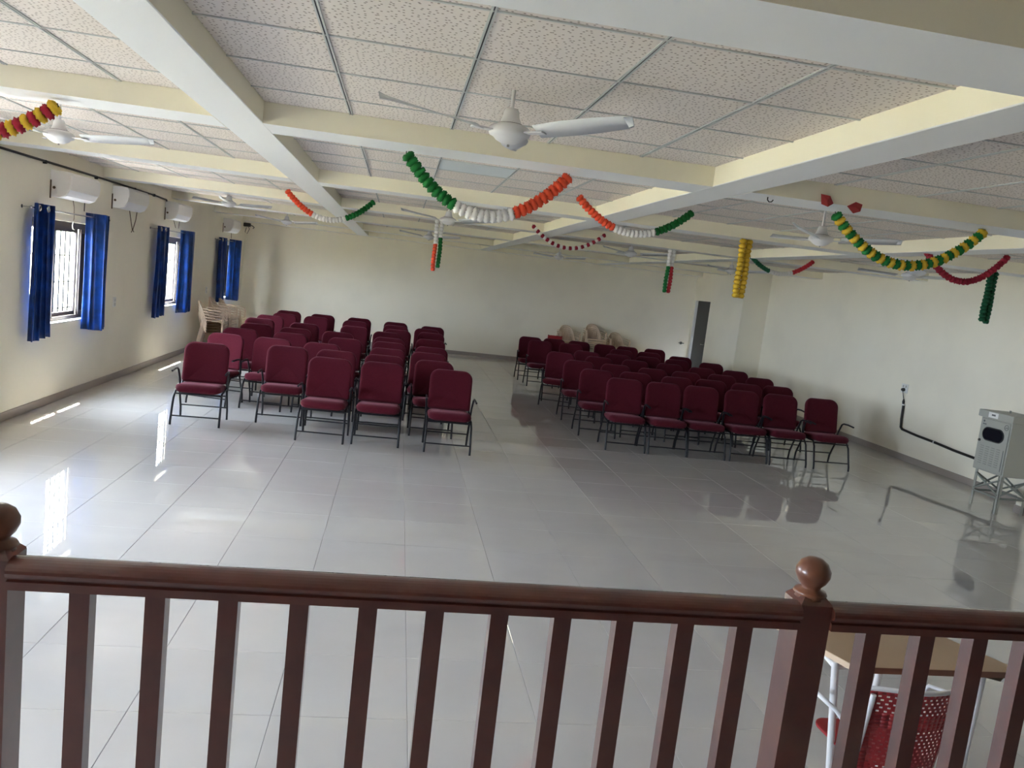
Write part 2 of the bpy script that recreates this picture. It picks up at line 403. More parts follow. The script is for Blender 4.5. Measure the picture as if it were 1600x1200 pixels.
def curtain(y0, y1, zt, zb, label, seed):
    right = seed % 2 == 0
    rnd = random.Random(seed); X = -3.79; W = y1-y0; nu, nv = 56, 14; ph = rnd.uniform(0, 6)
    root = thing('curtain', label, 'curtain', (X, (y0+y1)/2, zb), 0, 'blue curtains on the left wall windows')
    m = MB(); vs = []
    for j in range(nv+1):
        v = j/nv; z = (zt-zb)*v; sq = 1 - .06*math.sin(PI*v) + .05*(1-v)
        for i in range(nu+1):
            u = i/nu; a = 2*PI*3.5*u+ph
            x = .036*math.sin(a)*(1 if v < .95 else .85) + .012*math.sin(2.3*a+3*v+ph); y = (u-.5)*W*sq + .014*math.sin(2*a+ph+v)
            if right: x = .5*x + (-.075+.17*min(1, u/.42) if u < .42 else .095-.13*(u-.42)); y = y if u > .42 else y*.75
            vs.append((x, y, z - (.012*math.sin(5*u+ph) if j == 0 else 0)))
    fs = [(j*(nu+1)+i, j*(nu+1)+i+1, (j+1)*(nu+1)+i+1, (j+1)*(nu+1)+i) for j in range(nv) for i in range(nu)]
    m.add(vs, fs, True); c = m.build('cloth', NAVY, root, fix=False)
    s = c.modifiers.new('thick', 'SOLIDIFY'); s.thickness = .003
    for k in ((.16, .62) if not right else (.42, .8)):
        y = (k-.5)*W*.98
        M = Matrix.Translation((.024, y, zt-zb-.05)) @ Matrix.Rotation(PI/2, 4, 'Y') @ Matrix.Rotation(0, 4, 'X')
        MB().tube([M @ Vector((.028*math.cos(q*2*PI/14), .028*math.sin(q*2*PI/14), 0)) for q in range(14)], .009, 6, closed=True).build('grommet', STEEL, root)
CUR = [(8.87, 9.33, 'navy blue curtain left of the nearest window', 1), (10.40, 10.90, 'bright blue curtain right of the nearest window, lit by daylight', 2),
       (13.10, 13.62, 'navy blue curtain left of the middle window', 3), (14.50, 15.18, 'blue curtain right of the middle window', 4),
       (17.42, 17.98, 'dark navy curtain left of the farthest window', 5), (18.62, 19.48, 'blue curtain right of the farthest window', 6)]
for a, b, l, s in CUR: curtain(a, b, 2.26, .82 if s < 5 else .88, l, s)
for k, (a, b) in enumerate(((8.84, 10.96), (13.05, 15.22), (17.38, 19.54))):
    r = thing('curtain_rod', 'thin steel curtain rod over the %s window' % ['nearest', 'middle', 'farthest'][k], 'curtain rod', (-3.79, a, 2.21), 0, 'curtain rods')
    MB().tube([(0, -.02, 0), (0, b-a+.02, 0)], .008, 8).build('pole', STEEL, r)
    for y in (-.03, b-a+.03): MB().lathe([(.0, -.016), (.013, -.01), (.017, 0), (.013, .01), (.0, .016)], 10, Matrix.Translation((0, y, 0))).build('end_knob', STEEL, r)
    for y in (.01, b-a-.01): MB().tube([(-.11, y, 0), (0, y, 0)], .006, 6).lathe([(.018, 0), (.018, .006)], 10, Matrix.Translation((-.11, y, 0)) @ Matrix.Rotation(PI/2, 4, 'Y')).build('bracket', STEEL, r)

# outside
MB().box(-30, -30, -.9, XL-WT-.02, 50, -.7).build('bounce_ground', BOUNCE_GROUND, kind='structure', label='ground outside the windows, added to bounce sunlight in')  # ground added outside to bounce sunlight up to the ceiling
MB().box(-9.5, 17, -.7, -9, 45, 6).build('wall_outside', OUTWALL, kind='structure', label='pale yellow wall of the building outside the windows')
MB().box(-9.5, -10, -.7, -9, 17, .8).build('wall_outside', OUTWALL, kind='structure', label='low pale yellow boundary wall outside')

# door at far right
d = thing('door_1', 'dark grey open doorway in the right wall corner', None, (XR, 19.35, 0), kind='structure')
MB().box(.05, 0, 0, .09, 1.01, 2.12, ch=.003).build('door_leaf', DOORGREY, d)
m = MB(); m.box(-.012, .95, 0, .05, 1.01, 2.12); m.build('door_jamb', WHITEPL, d)
MB().tube([(.04, .12, 1.0), (-.02, .12, 1.0), (-.02, .22, 1.0)], .008, 8).build('door_handle', STEEL, d)
bolt = thing('door_latch', 'small metal latch on the far wall beside the dark door', 'latch', (7.70, YF, .93), 0)
MB().box(-.07, -.03, -.012, .08, -.001, .012, ch=.002).build('bolt', STEEL, bolt); MB().box(-.03, -.014, -.035, .03, -.001, .035, ch=.002).build('plate', STEEL, bolt)

# ------------------------------------------------------------------ railing
def railing():
    R = thing('railing', 'dark reddish wooden railing with square balusters in the foreground', 'railing', (0, 1.5, .48))
    zt = 1.392-.48
    prof = [(-.008, -.056), (-.008, -.040), (-.002, -.037), (-.002, -.033), (-.012, -.030), *[(.018-.033*math.cos(PI*k/12), -.022+.022*math.sin(PI*k/12)) for k in range(13)], (.048, -.030), (.038, -.033), (.038, -.037), (.044, -.040), (.044, -.056)]
    for a, b in ((-.662, .917), (.99, 2.6), (-2.2, -.735)):
        MB().prism([(p[0], p[1]+zt) for p in prof], 'x', a, b).build('handrail', WOOD, R)
        MB().box(a, .0, .06, b, .037, .11, ch=.003).build('bottom_rail', WOOD, R)
    lefts = [-.555, -.42, -.286, -.152, -.019, .114, .246, .378, .511, .645, .778] + [1.079+.1325*k for k in range(11)] + [-.735-.1-.1325*k for k in range(10)]
    bme = MB().box(0, 0, .11, .0365, .036, zt-.056, ch=.002).mesh('baluster', WOOD)
    for x in lefts: link('baluster', bme, R, loc=(x, .0, 0))
    for x in (.917, -.735, 2.6, -2.273):
        c = x+.0365
        p = MB().box(x, -.0, 0, x+.073, .073, zt-.002, ch=.002); 
        # chamfered shoulder under the collar
        z0 = zt-.002
        p.add([(x, 0, z0), (x+.073, 0, z0), (x+.073, .073, z0), (x, .073, z0), (x+.012, .012, z0+.014), (x+.061, .012, z0+.014), (x+.061, .061, z0+.014), (x+.012, .061, z0+.014)],
              [(0, 1, 5, 4), (1, 2, 6, 5), (2, 3, 7, 6), (3, 0, 4, 7), (4, 5, 6, 7)])
        p = p.build('newel_post', WOOD, R)
        q = 1.452-.48
        fin = [(.0, q+.033), (.016, q+.031), (.029, q+.022), (.037, q+.006), (.037, q-.006), (.030, q-.021), (.021, q-.031), (.0205, q-.036), (.033, q-.041), (.036, q-.047), (.030, q-.052), (.033, q-.056), (.028, zt+.008)]
        MB().lathe(fin[::-1], 26, Matrix.Translation((c, .0365, 0))).build('finial', WOODL, p)
railing()

# ------------------------------------------------------------------ maroon chairs
def make_chair():
    t = thing('padded_chair', '', 'chair')
    tilt = math.radians(10)
    m = MB()
    def pb(u, v, q): return (u, .425+v*math.sin(tilt)+q*math.cos(tilt), .435+v*math.cos(tilt)-q*math.sin(tilt))
    cushion(m, .505, .475, .06, (.035, .11), pb, bow=-.45, puff=.05); m.build('backrest', MAROON, t)
    m = MB()
    def ps(u, v, q): 
        s = math.radians(4); return (u, .02+(v)*math.cos(s), 0.405-(v-.2)*math.sin(s)+q - (.02*max(0, 1-v/.09)**2))
    cushion(m, .50, .44, .098, (.09, .05), ps, puff=.1); m.build('seat', MAROON, t)
    r = .0125
    for sx in (-1, 1):
        x = sx*.262
        MB().tube([(x, 0, 0), (x, .004, .05), (sx*.257, .075, .30), (sx*.252, .125, .365), (sx*.25, .30, .37), (sx*.25, .42, .40), (sx*.225, .47, .60)], r, 8).build('leg', METAL_BLACK, t)
        MB().tube([(x, .50, 0), (x, .485, .12), (sx*.262, .40, .30), (sx*.262, .37, .385)], r, 8).build('leg', METAL_BLACK, t)
        arm = MB().tube([(sx*.262, .385, .37), (sx*.268, .375, .48), (sx*.278, .335, .585), (sx*.282, .30, .605), (sx*.284, .20, .608), (sx*.286, .08, .598)], .0115, 8).build('armrest', METAL_BLACK, t)
    MB().tube([(-.262, .012, .105), (.262, .012, .105)], .008, 6).build('stretcher', METAL_BLACK, t)
    MB().tube([(-.262, .47, .15), (.262, .47, .15)], .008, 6).build('stretcher', METAL_BLACK, t)
    MB().tube([(-.257, .09, .345), (.257, .09, .345)], .009, 6).build('stretcher', METAL_BLACK, t)
    MB().tube([(-.262, .40, .30), (.262, .40, .30)], .008, 6).build('stretcher', METAL_BLACK, t)
    return t
LEFT = {
 'A': [(-2.15, 9.62, 2), (-2.20, 10.92, -14), (-2.22, 11.91, 4), (-2.18, 12.97, 0), (-2.33, 14.15, 3), (-2.30, 15.10, -3), (-2.16, 16.0, -13), (-2.22, 16.95, 2)],
 'B': [(-1.295, 10.11, 1), (-1.60, 10.92, -5), (-1.51, 11.93, 2), (-1.56, 12.88, 0), (-1.56, 14.05, 3), (-1.55, 15.99, -12), (-1.52, 16.88, 0)],
 'C': [(-.70, 9.32, -3), (-.70, 10.17, -2), (-.95, 10.93, -4), (-.72, 11.98, 2), (-.90, 12.98, 0), (-.73, 14.55, 0), (-.79, 15.96, -6), (-.77, 16.97, 1)],
 'D': [(-.10, 9.36, -1), (-.10, 10.17, 1), (-.07, 11.08, -2), (-.07, 12.08, 2), (-.08, 12.86, 0), (-.13, 14.0, 1), (.05, 14.83, -2), (.01, 15.9, 0), (.0, 16.87, 2)],
 'E': [(.71, 9.27, 0), (.54, 10.1, 1), (.50, 11.05, -3), (.57, 11.94, 0), (.61, 13.35, 2), (.68, 14.9, -1), (.63, 15.83, 0), (.77, 16.68, 2)]}
RIGHT = [
 [(3.13, 10.23, -3), (3.67, 10.2, 0), (4.21, 10.2, 0), (4.80, 10.2, 1), (5.36, 10.17, 0), (5.97, 10.16, 2)],
 [(2.95, 11.07, -2), (3.58, 11.22, 0), (4.20, 11.15, 2), (4.78, 11.25, 0), (5.33, 11.2, 0), (5.89, 11.3, 0)],
 [(2.95, 12.23, -3), (3.55, 12.21, 0), (4.15, 12.15, 1), (4.72, 12.15, 0), (5.40, 12.3, 0), (6.14, 12.44, 0)],
 [(2.93, 13.51, -16), (3.56, 13.35, 0), (4.25, 13.43, 0), (4.89, 13.43, 1), (5.45, 13.3, 0), (6.11, 13.37, 0)],
 [(3.60, 14.35, -14), (4.20, 14.35, -12), (4.85, 14.55, 0), (5.45, 14.6, 0), (6.17, 14.63, 0)],
 [(2.97, 15.94, 0), (3.65, 16.05, 0), (4.66, 15.75, 0), (5.29, 15.83, -12), (5.85, 15.5, 0)],
 [(2.91, 16.80, 0), (3.47, 16.97, 0), (4.04, 17.0, 0), (4.60, 16.85, 0), (5.13, 16.92, 0), (5.82, 17.07, 0)]]
ORD = ['first', 'second', 'third', 'fourth', 'fifth', 'sixth', 'seventh', 'eighth', 'ninth']
chair0 = make_chair(); first = [True]
def put_chair(x, yt, deg, label, group):
    rz = math.radians(deg); loc = (x+.51*math.sin(rz), yt-.51*math.cos(rz), 0.0)
    if first[0]:
        first[0] = False; chair0.location = loc; chair0.rotation_euler = (0, 0, rz); chair0['label'] = label; chair0['group'] = group; return
    copy_tree(chair0, loc, rz, label, group)
COLN = {'A': 'leftmost file, by the windows', 'B': 'second file from the left', 'C': 'middle file', 'D': 'fourth file from the left', 'E': 'file next to the aisle'}
for k, L in LEFT.items():
    for i, (x, y, dg) in enumerate(L):
        pos = 'front' if i == 0 else 'rearmost' if i == len(L)-1 else ORD[i]
        put_chair(x, y, dg, 'maroon padded chair, left block, %s, %s one' % (COLN[k], pos), 'maroon chairs in the left block')
RN = ['front row', 'second row', 'third row', 'fourth row', 'fifth row', 'sixth row', 'rearmost row']
for j, L in enumerate(RIGHT):
    for i, (x, y, dg) in enumerate(L):
        pos = 'leftmost one' if i == 0 else 'rightmost one' if i == len(L)-1 else ORD[i]+' from the left'
        put_chair(x, y, dg, 'dark maroon padded chair, right block, %s, %s' % (RN[j], pos), 'maroon chairs in the right block')

# ------------------------------------------------------------------ monobloc plastic chairs in stacks
def make_mono():
    t = thing('plastic_armchair', '', 'chair')
    m = MB()   # seat: dished plate with rolled apron
    nu, nv = 10, 8; vs = []
    for k in (0, 1):
        for j in range(nv+1):
            for i in range(nu+1):
                u = (i/nu-.5)*2; v = j/nv; wd = .235-.03*v
                vs.append((u*wd, .03+v*.41, .42-.02*v-.018*(1-u*u)*math.sin(PI*v)-(.03*max(0, 1-v*6)) - k*.008))
    n1 = (nu+1)*(nv+1); fs = []
    for j in range(nv):
        for i in range(nu):
            a = j*(nu+1)+i; q = (a, a+1, a+nu+2, a+nu+1); fs.append(q); fs.append(tuple(n1+z for z in q[::-1]))
    m.add(vs, fs, True); m.box(-.235, .02, .375, .235, .032, .412, ch=.003); m.build('seat', PLASTIC, t)
    # back rim + slats, curved in plan
    def back(a, z):  # a in -1..1 around the shell
        yy = .47 + (z-.40)*.22 - .12*a*a; return Vector((a*.245*(1+.1*(z-.4)), yy, z))
    m = MB()
    rim = [back(a, .40+.36*max(0.0, 1-abs(a)**3.2)) for a in [(-1+.1*k) for k in range(21)]]
    m.tube([(q.x, q.y, q.z) for q in rim], .014, 6)
    for a in [(-.8+.16*k) for k in range(11)]:
        ztop = .40+.36*max(0, 1-abs(a)**3.2)
        for k in range(1):
            p0 = back(a-.045, .41); p1 = back(a+.045, .41); p2 = back(a+.045, ztop); p3 = back(a-.045, ztop)
            off = Vector((0, .006, 0)); m.add([p0, p1, p2, p3, p0+off, p1+off, p2+off, p3+off], [(0, 1, 2, 3), (7, 6, 5, 4), (0, 4, 5, 1), (1, 5, 6, 2), (2, 6, 7, 3), (3, 7, 4, 0)])
    m.build('backrest', PLASTIC, t)
    for sx in (-1, 1):
        # arm: flat band from the back shell to the front leg
        m = MB(); path = [(sx*.235, .44, .64), (sx*.262, .36, .635), (sx*.275, .25, .625), (sx*.275, .14, .62), (sx*.268, .07, .60), (sx*.262, .045, .55), (sx*.255, .04, .42)]
        for k in range(len(path)-1):
            a, b = Vector(path[k]), Vector(path[k+1]); w = .022
            o = Vector((w, 0, 0)); dz = Vector((0, 0, .010)) if k < 4 else Vector((0, .010, 0))
            m.add([a-o, a+o, b+o, b-o, a-o+dz, a+o+dz, b+o+dz, b-o+dz], [(3, 2, 1, 0), (4, 5, 6, 7), (0, 1, 5, 4), (1, 2, 6, 5), (2, 3, 7, 6), (3, 0, 4, 7)])
        m.build('armrest', PLASTIC, t)
        for (yt, yb, xo) in ((.05, .0, .285), (.44, .52, .27)):
            m = MB(); a = Vector((sx*.225, yt, .41)); b = Vector((sx*xo, yb, 0)); w0, w1 = .035, .022
            vs = []
            for p, w in ((a, w0), (b, w1)):
                sg = 1 if yt < .2 else -1
                vs += [p+Vector((0, 0, 0)), p+Vector((-sx*w, 0, 0)), p+Vector((-sx*w, sg*.006, 0)), p+Vector((-sx*.006, sg*.006, 0)), p+Vector((-sx*.006, sg*w, 0)), p+Vector((0, sg*w, 0))]
            m.add(vs, [(i, (i+1) % 6, 6+(i+1) % 6, 6+i) for i in range(6)]+[(0, 1, 2, 3, 4, 5)[::-1], (6, 7, 8, 9, 10, 11)]); m.build('leg', PLASTIC, t)
    return t
mono = make_mono(); mfirst = [True]
def stack(x, y, rz, n, where, group, step=.052):
    for k in range(n):
        pos = 'topmost' if k == n-1 else 'bottom one' if k == 0 else '%s from the floor' % ORD[k]
        label = 'beige plastic armchair, %s in the %s' % (pos, where)
        loc = (x, y, k*step)
        if mfirst[0]: mfirst[0] = False; mono.location = loc; mono.rotation_euler = (0, 0, rz); mono['label'] = label; mono['group'] = group
        else: copy_tree(mono, loc, rz, label, group)
stack(-3.25, 16.0, PI/2+.08, 5, 'near stack by the left wall', 'stacked beige chairs by the left wall')
stack(-3.24, 16.75, PI/2-.05, 6, 'middle stack by the left wall', 'stacked beige chairs by the left wall')
stack(-3.2, 17.5, PI/2, 5, 'rear stack by the left wall', 'stacked beige chairs by the left wall')
stack(4.46, 19.72, .1, 7, 'left stack at the far wall', 'stacked beige chairs at the far wall')
stack(5.14, 19.74, .05, 9, 'tall middle stack at the far wall', 'stacked beige chairs at the far wall')
stack(5.80, 19.72, .08, 6, 'right stack at the far wall', 'stacked beige chairs at the far wall')
# red chair in front of the left far stack
rc = thing('red_chair', 'small red chair with flat rectangular back beside far plastic stacks', 'chair', (3.88, 18.6, 0))
MB().box(-.18, .30, .52, .18, .325, .86, ch=.006).build('backrest', REDPL, rc); MB().box(-.19, -.02, .42, .19, .33, .445, ch=.006).build('seat', REDPL, rc)
for sx in (-.17, .17):
    for y, zt in ((0, .42), (.312, .87)): MB().tube([(sx, y, 0), (sx, y, zt)], .011, 6).build('leg', METAL_BLACK, rc)

# ------------------------------------------------------------------ ceiling fans
def make_fan():
    t = thing('ceiling_fan', '', 'fan')
    MB().tube([(0, 0, .06), (0, 0, .237)], .0095, 10).build('down_rod', FANWHITE, t)
    MB().lathe([(.012, .062), (.030, .060), (.036, .045), (.040, .02), (.050, -.002), (.062, -.012)][::-1], 20, Matrix.Translation((0, 0, .048))).build('canopy', FANWHITE, t)
    body = MB().lathe([(.0, -.052), (.03, -.050), (.062, -.034), (.078, -.018), (.094, -.012), (.098, .0), (.097, .016), (.088, .026), (.066, .036), (.052, .040)], 28).build('motor', FANWHITE, t)
    MB().lathe([(.006, -.062), (.006, -.05)], 8).build('screw', STEEL, body)
    MB().tube([(.058*math.cos(a*2*PI/20), .058*math.sin(a*2*PI/20), .037) for a in range(20)], .003, 5, closed=True).build('seam', FANDARK, body)
    for k in range(3):
        ang = FAN_ANG + k*2*PI/3; M = Matrix.Rotation(ang, 4, 'Z')
        m = MB(); vs = []; n = 12
        for s in (0, 1):
            for i in range(n+1):
                u = i/n; x = .15+u*.48; wd = (.045+.02*math.sin(PI*min(1, u*1.2)))*(1 if u < .85 else math.sqrt(max(.04, 1-((u-.85)/.15)**2*.9)))
                for e in (-1, 1):
                    vs.append((x, e*wd, .017*e*-1 + .004 + s*.003 + .037*u))
        for s in (0, 1):
            b = s*2*(n+1)
            for i in range(n):
                q = (b+2*i, b+2*i+1, b+2*i+3, b+2*i+2)
                m.f.append(q if s else q[::-1]); m.sm.append(True); m.mi.append(0)
        T = 2*(n+1)
        for i in range(n):
            for e in (0, 1): q = (2*i+e, 2*i+2+e, T+2*i+2+e, T+2*i+e); m.f.append(q); m.sm.append(False); m.mi.append(0)
        m.f.append((0, 1, T+1, T)); m.f.append((2*n, 2*n+1, T+2*n+1, T+2*n)); m.sm += [False]*2; m.mi += [0]*2
        m.v = [tuple(M @ Vector(q)) for q in vs]
        bl = m.build('blade', BLADE, t)
        MB().box(.085, -.022, -.004, .19, .022, .003, M=M, ch=.001).build('blade_bracket', FANWHITE, bl)
    return t
FAN_ANG = math.radians(78)
fan0 = make_fan()
FANS = [(.435, 3.74, 2.688, 0, 'large white ceiling fan nearest the camera, in the centre bay'),
        (-2.42, 6.0, 2.648, 40, 'white ceiling fan at the upper left behind the red and yellow garland'),
        (.49, 9.45, 2.645, 10, 'white ceiling fan behind the green end of the big tricolour garland'),
        (3.38, 6.15, 2.648, 25, 'white ceiling fan beside the green and yellow garland'),
        (-2.47, 11.7, 2.65, 75, 'white ceiling fan above the farthest left window'),
        (3.42, 11.75, 2.655, 15, 'white ceiling fan under the small tricolour garland'),
        (6.09, 8.85, 2.642, 50, 'white ceiling fan behind the middle of the green and yellow garland'),
        (.45, 14.7, 2.665, 12, 'small white ceiling fan left of the hanging orange and green strands'),
        (5.62, 13.05, 2.645, 10, 'small white ceiling fan left of the yellow hanging strands'),
        (3.16, 15.98, 2.64, 60, 'tiny white ceiling fan below the red beaded garland'),
        (-2.18, 15.3, 2.645, 20, 'tiny white ceiling fan near the far left corner')]
for i, (x, y, z, a, l) in enumerate(FANS):
    if i == 0: fan0.location = (x, y, z); fan0['label'] = l; fan0['group'] = 'ceiling fans'
    else: copy_tree(fan0, (x, y, z), math.radians(a), l, 'ceiling fans')

# ------------------------------------------------------------------ garlands
def pom_mesh(color, thick=.62):
    """fluffy disc flower, unit radius, axis along Z"""
    rnd = random.Random(3); m = MB(); n, k = 14, 6; vs = []
    for j in range(k+1):
        ph = PI*j/k; 
        for i in range(n):
            th = 2*PI*i/n; rr = 1 + (.13 if (i+j) % 2 else -.12) + rnd.uniform(-.06, .06)
            rr = rr if 0 < j < k else .6
            vs.append((rr*math.sin(ph)*math.cos(th), rr*math.sin(ph)*math.sin(th), rr*thick*math.cos(ph)))
    fs = [(j*n+i, j*n+(i+1) % n, (j+1)*n+(i+1) % n, (j+1)*n+i) for j in range(k) for i in range(n)]
    m.add(vs, fs, True); return m.mesh('flower', POMS[color])
PM = {c: pom_mesh(c) for c in POMS}
def strand(root, path, seq, r, string=True, ext=.0):
    """path: callable s in 0..1 -> world point; flowers evenly by arc length"""
    N = len(seq); pts = [Vector(path(k/120)) for k in range(121)]; L = [0]
    for a, b in zip(pts, pts[1:]): L.append(L[-1]+(b-a).length)
    o = Vector(root.location)
    zs = min(1.6*r, max(.7*r, 1.2*L[-1]/N/2/.62))
    for i, c in enumerate(seq):
        s = L[-1]*(i+.5)/N; k = next(q for q in range(120) if L[q+1] >= s-1e-9)
        f = (s-L[k])/(L[k+1]-L[k]); p = pts[k].lerp(pts[k+1], f); d_ = (pts[k+1]-pts[k]).normalized()
        ob = link('flower', PM[c], root, loc=p-o); ob.scale = (r, r, zs)
        ob.rotation_euler = (d_.to_track_quat('Z', 'Y') @ Matrix.Rotation(random.uniform(0, 6), 3, 'Z').to_quaternion()).to_euler()
    if string: MB().tube([p-o for p in pts[::4]], .0015, 5).build('thread', STRING, root)
def garland(label, a, b, low, seq, r, hook=True, name='garland'):
    """hangs between a and b, lowest drop = low (z)"""
    a, b = Vector(a), Vector(b); g = thing(name, label, 'garland', a, 0, 'paper flower garlands under the ceiling')
    zc = low
    # parabola z = za + (zb-za)s - 4 h s(1-s), minimum equal to low
    dz = b.z-a.z; h = max(.01, a.z-low)
    for _ in range(30):
        sm = min(1, max(0, .5 - dz/(8*h))); zmin = a.z+dz*sm-4*h*sm*(1-sm); h += (zmin-low)
    def path(s):
        p = a.lerp(b, s); p.z -= 4*h*s*(1-s); return p
    strand(g, path, seq, r)
    if hook:
        for p, nm in ((a, 'hook'), (b, 'hook')):
            q = p-a; MB().tube([(q.x, q.y, q.z+.015), (q.x-.004, q.y, q.z+.01), (q.x+.004, q.y, q.z), (q.x, q.y, q.z-.01)], .003, 5).build(nm, BLACKPL, g)
    return g
G, W_, O, Y_, R_ = 'green', 'white', 'orange', 'yellow', 'red'
garland('big garland of green, white and orange paper flowers on the centre beam', (-.035, 5.10, 2.725), (1.01, 5.10, 2.725), 2.405, [G]*11+[W_]*10+[O]*11, .040)
garland('smaller garland of orange, white and green flowers at left of centre', (-1.56, 10.75, 2.86), (-.437, 10.75, 2.86), 2.55, [O]*10+[W_]*10+[G]*10, .038)
garland('medium garland of orange, white and green flowers right of centre', (1.515, 7.1, 2.845), (2.60, 7.1, 2.84), 2.58, [O]*11+[W_]*10+[G]*10, .036)
g = []
for k in range(14): g += ['white', 'red']
garland('thin garland of spaced dark red balls on white thread', (1.742, 10.95, 2.83), (2.785, 10.95, 2.83), 2.58, g[1:], .028)
garland('long garland of alternating green and yellow flowers at upper right', (2.89, 5.12, 2.725), (4.03, 5.12, 2.745), 2.44, [G if i % 2 == 0 else Y_ for i in range(32)], .037)
garland('deep red flower garland at the right edge', (5.03, 7.2, 2.85), (5.98, 7.2, 2.84), 2.535, [R_]*27, .033)
garland('small dim garland of green, grey-white and red flowers beside yellow strands', (4.99, 10.95, 2.79), (5.96, 10.95, 2.83), 2.59, ['darkgreen']*9+[W_]*9+['scarlet']*9, .033)
# red-and-yellow garland leaving the frame at the left
garland('thick garland of alternating red and yellow flowers at upper left', (-2.07, 5.10, 2.72), (-3.3, 5.10, 2.72), 2.47, [Y_ if i % 2 == 0 else R_ for i in range(30)], .046)
def drop(label, x, y, ztop, strands, r):
    g = thing('hanging_garland', label, 'garland', (x, y, ztop), 0, 'garlands hanging straight down')
    for (dx, zb, seq, lean) in strands:
        strand(g, lambda s, dx=dx, zb=zb, lean=lean: (x+dx+lean*s+.004*math.sin(9*s+dx*60), y+.3*dx, ztop-(ztop-zb)*s), seq, r)
    MB().tube([(0, 0, 0), (0, 0, .04)], .003, 5).build('hook', BLACKPL, g)
def seqn(*a): return [c for c, n in a for _ in range(n)]
drop('straight hanging strands, white above orange and green, below the far fan', .47, 11.2, 2.755, [(-.035, 2.05, seqn(('white', 7), ('orange', 8)), 0), (.035, 2.10, seqn(('white', 5), ('green', 9)), 0)], .030)
drop('straight hanging strands, white above green and red, right of centre', 3.88, 11.2, 2.755, [(-.03, 2.13, seqn(('white', 5), ('green', 8)), -.01), (.03, 2.13, seqn(('white', 5), ('scarlet', 8)), 0)], .030)
drop('bunch of straight yellow flower strands', 3.62, 8.12, 2.755, [(-.038, 2.13, ['yellow']*13, 0), (.038, 2.13, ['yellow']*13, 0)], .037)
drop('bunch of straight dark green flower strands at the right edge', 6.6, 8.12, 2.755, [(-.034, 2.19, ['darkgreen']*13, -.01), (.034, 2.17, ['darkgreen']*13, 0)], .034)
# paper flags, hook
for (x, z, rot, l) in ((2.695, 2.770, .2, 'red paper scrap left of the green and yellow garland hook'), (2.905, 2.752, -.5, 'red folded paper scrap right of the garland hook')):
    f = thing('paper_flag', l, 'paper', (x, 4.915, z), 0, 'red paper scraps on the beam')
    M = Matrix.Rotation(rot, 4, 'Y')
    m = MB(); m.add([(-.05, 0, .03), (.01, -.012, .035), (.055, 0, 0), (.02, -.01, -.035), (-.025, 0, -.03), (-.05, .002, .03+.0), (.0, -.014, 0)], [(0, 1, 6), (1, 2, 6), (2, 3, 6), (3, 4, 6), (4, 0, 6)], False, M)
    o = m.build('paper', PAPER, f, fix=False); s = o.modifiers.new('t', 'SOLIDIFY'); s.thickness = .001
hk = thing('ceiling_hook', 'small dark metal hook under the centre right beam', 'hook', (2.36, 5.02, 2.76))
MB().tube([(-.02, 0, -.002), (-.02, 0, -.02), (-.008, 0, -.032), (.01, 0, -.03), (.02, 0, -.016)], .004, 6).build('bent_rod', BLACKPL, hk)

# ------------------------------------------------------------------ air conditioners and wall fittings
def make_ac():
    t = thing('air_conditioner', '', 'air conditioner')
    prof = [(0, 0), (.10, -.0), (.16, .03), (.20, .10), (.215, .17), (.21, .255), (.185, .285), (0, .29)]
    MB().prism(prof, 'y', 0, .86).build('body', ACWHITE, t)
    MB().prism([(.102, -.004), (.160, .024), (.200, .093), (.192, .098), (.154, .034), (.102, .003)], 'y', .03, .83).build('flap', ACGREY, t)
    MB().prism([(.2165, .12), (.2185, .17), (.2145, .25), (.2115, .25), (.2145, .17), (.2125, .12)], 'y', .02, .84).build('front_panel', ACWHITE, t)
    MB().lathe([(.016, -.003), (.016, .002)], 14, Matrix.Translation((.04, 0, .10)) @ Matrix.Rotation(PI/2, 4, 'X')).build('pipe_hole', BROWN, t)
    MB().box(0, -.012, -.02, .012, .0, .18, ch=.001).build('mounting_plate', BROWN, t)
    return t
ac0 = make_ac()
ACS = [(9.50, 2.368, 'white wall air conditioner over the nearest window'), (11.38, 2.395, 'white wall air conditioner second from the left, above bare wall'),
       (13.78, 2.40, 'white wall air conditioner over the middle window'), (18.05, 2.40, 'white wall air conditioner farthest along the left wall')]
for i, (y, z, l) in enumerate(ACS):
    if i == 0: ac0.location = (XL+.001, y, z); ac0['label'] = l; ac0['group'] = 'wall air conditioners'
    else: copy_tree(ac0, (XL+.001, y, z), 0, l, 'wall air conditioners')
cp = thing('conduit_pipe', 'long black conduit pipe running along the top of the left wall', 'pipe', (XL+.02, 5.0, 2.715))
MB().tube([(0, -9, 0), (0, 0, 0), (0, 5.7, .01), (0, 8.2, .0), (0, 8.75, -.012), (0, 8.85, -.06), (0, 8.86, -.16)], .013, 8).build('pipe', BLACKPIPE, cp)
for y in (1.2, 4.3, 5.75, 7.2, 8.1): MB().box(-.018, y-.012, -.02, .018, y+.012, .02, ch=.003).build('clamp', BLACKPL, cp)
def wire(label, loc, paths, rad=.004, m_=None, cat='wire', nm='hanging_wire'):
    t = thing(nm, label, cat, loc)
    for p in paths: MB().tube(p, rad, 6).build('cable', m_ or BROWN, t)
    return t
w1 = wire('thin brown wire with white end hanging below the nearest air conditioner', (XL+.03, 10.05, 2.37), [[(0, 0, 0), (.0, .04, -.08), (0, .05, -.2), (0, .03, -.24)]], .004)
MB().tube([(0, .03, -.24), (0, .01, -.29), (0, .03, -.33), (0, .07, -.335)], .006, 6).build('cable_end', WHITEPL, w1)
wire('short dark cable beside the nearest air conditioner', (XL+.02, 10.42, 2.37), [[(0, 0, .02), (0, 0, -.10)]], .005, BLACKPL)
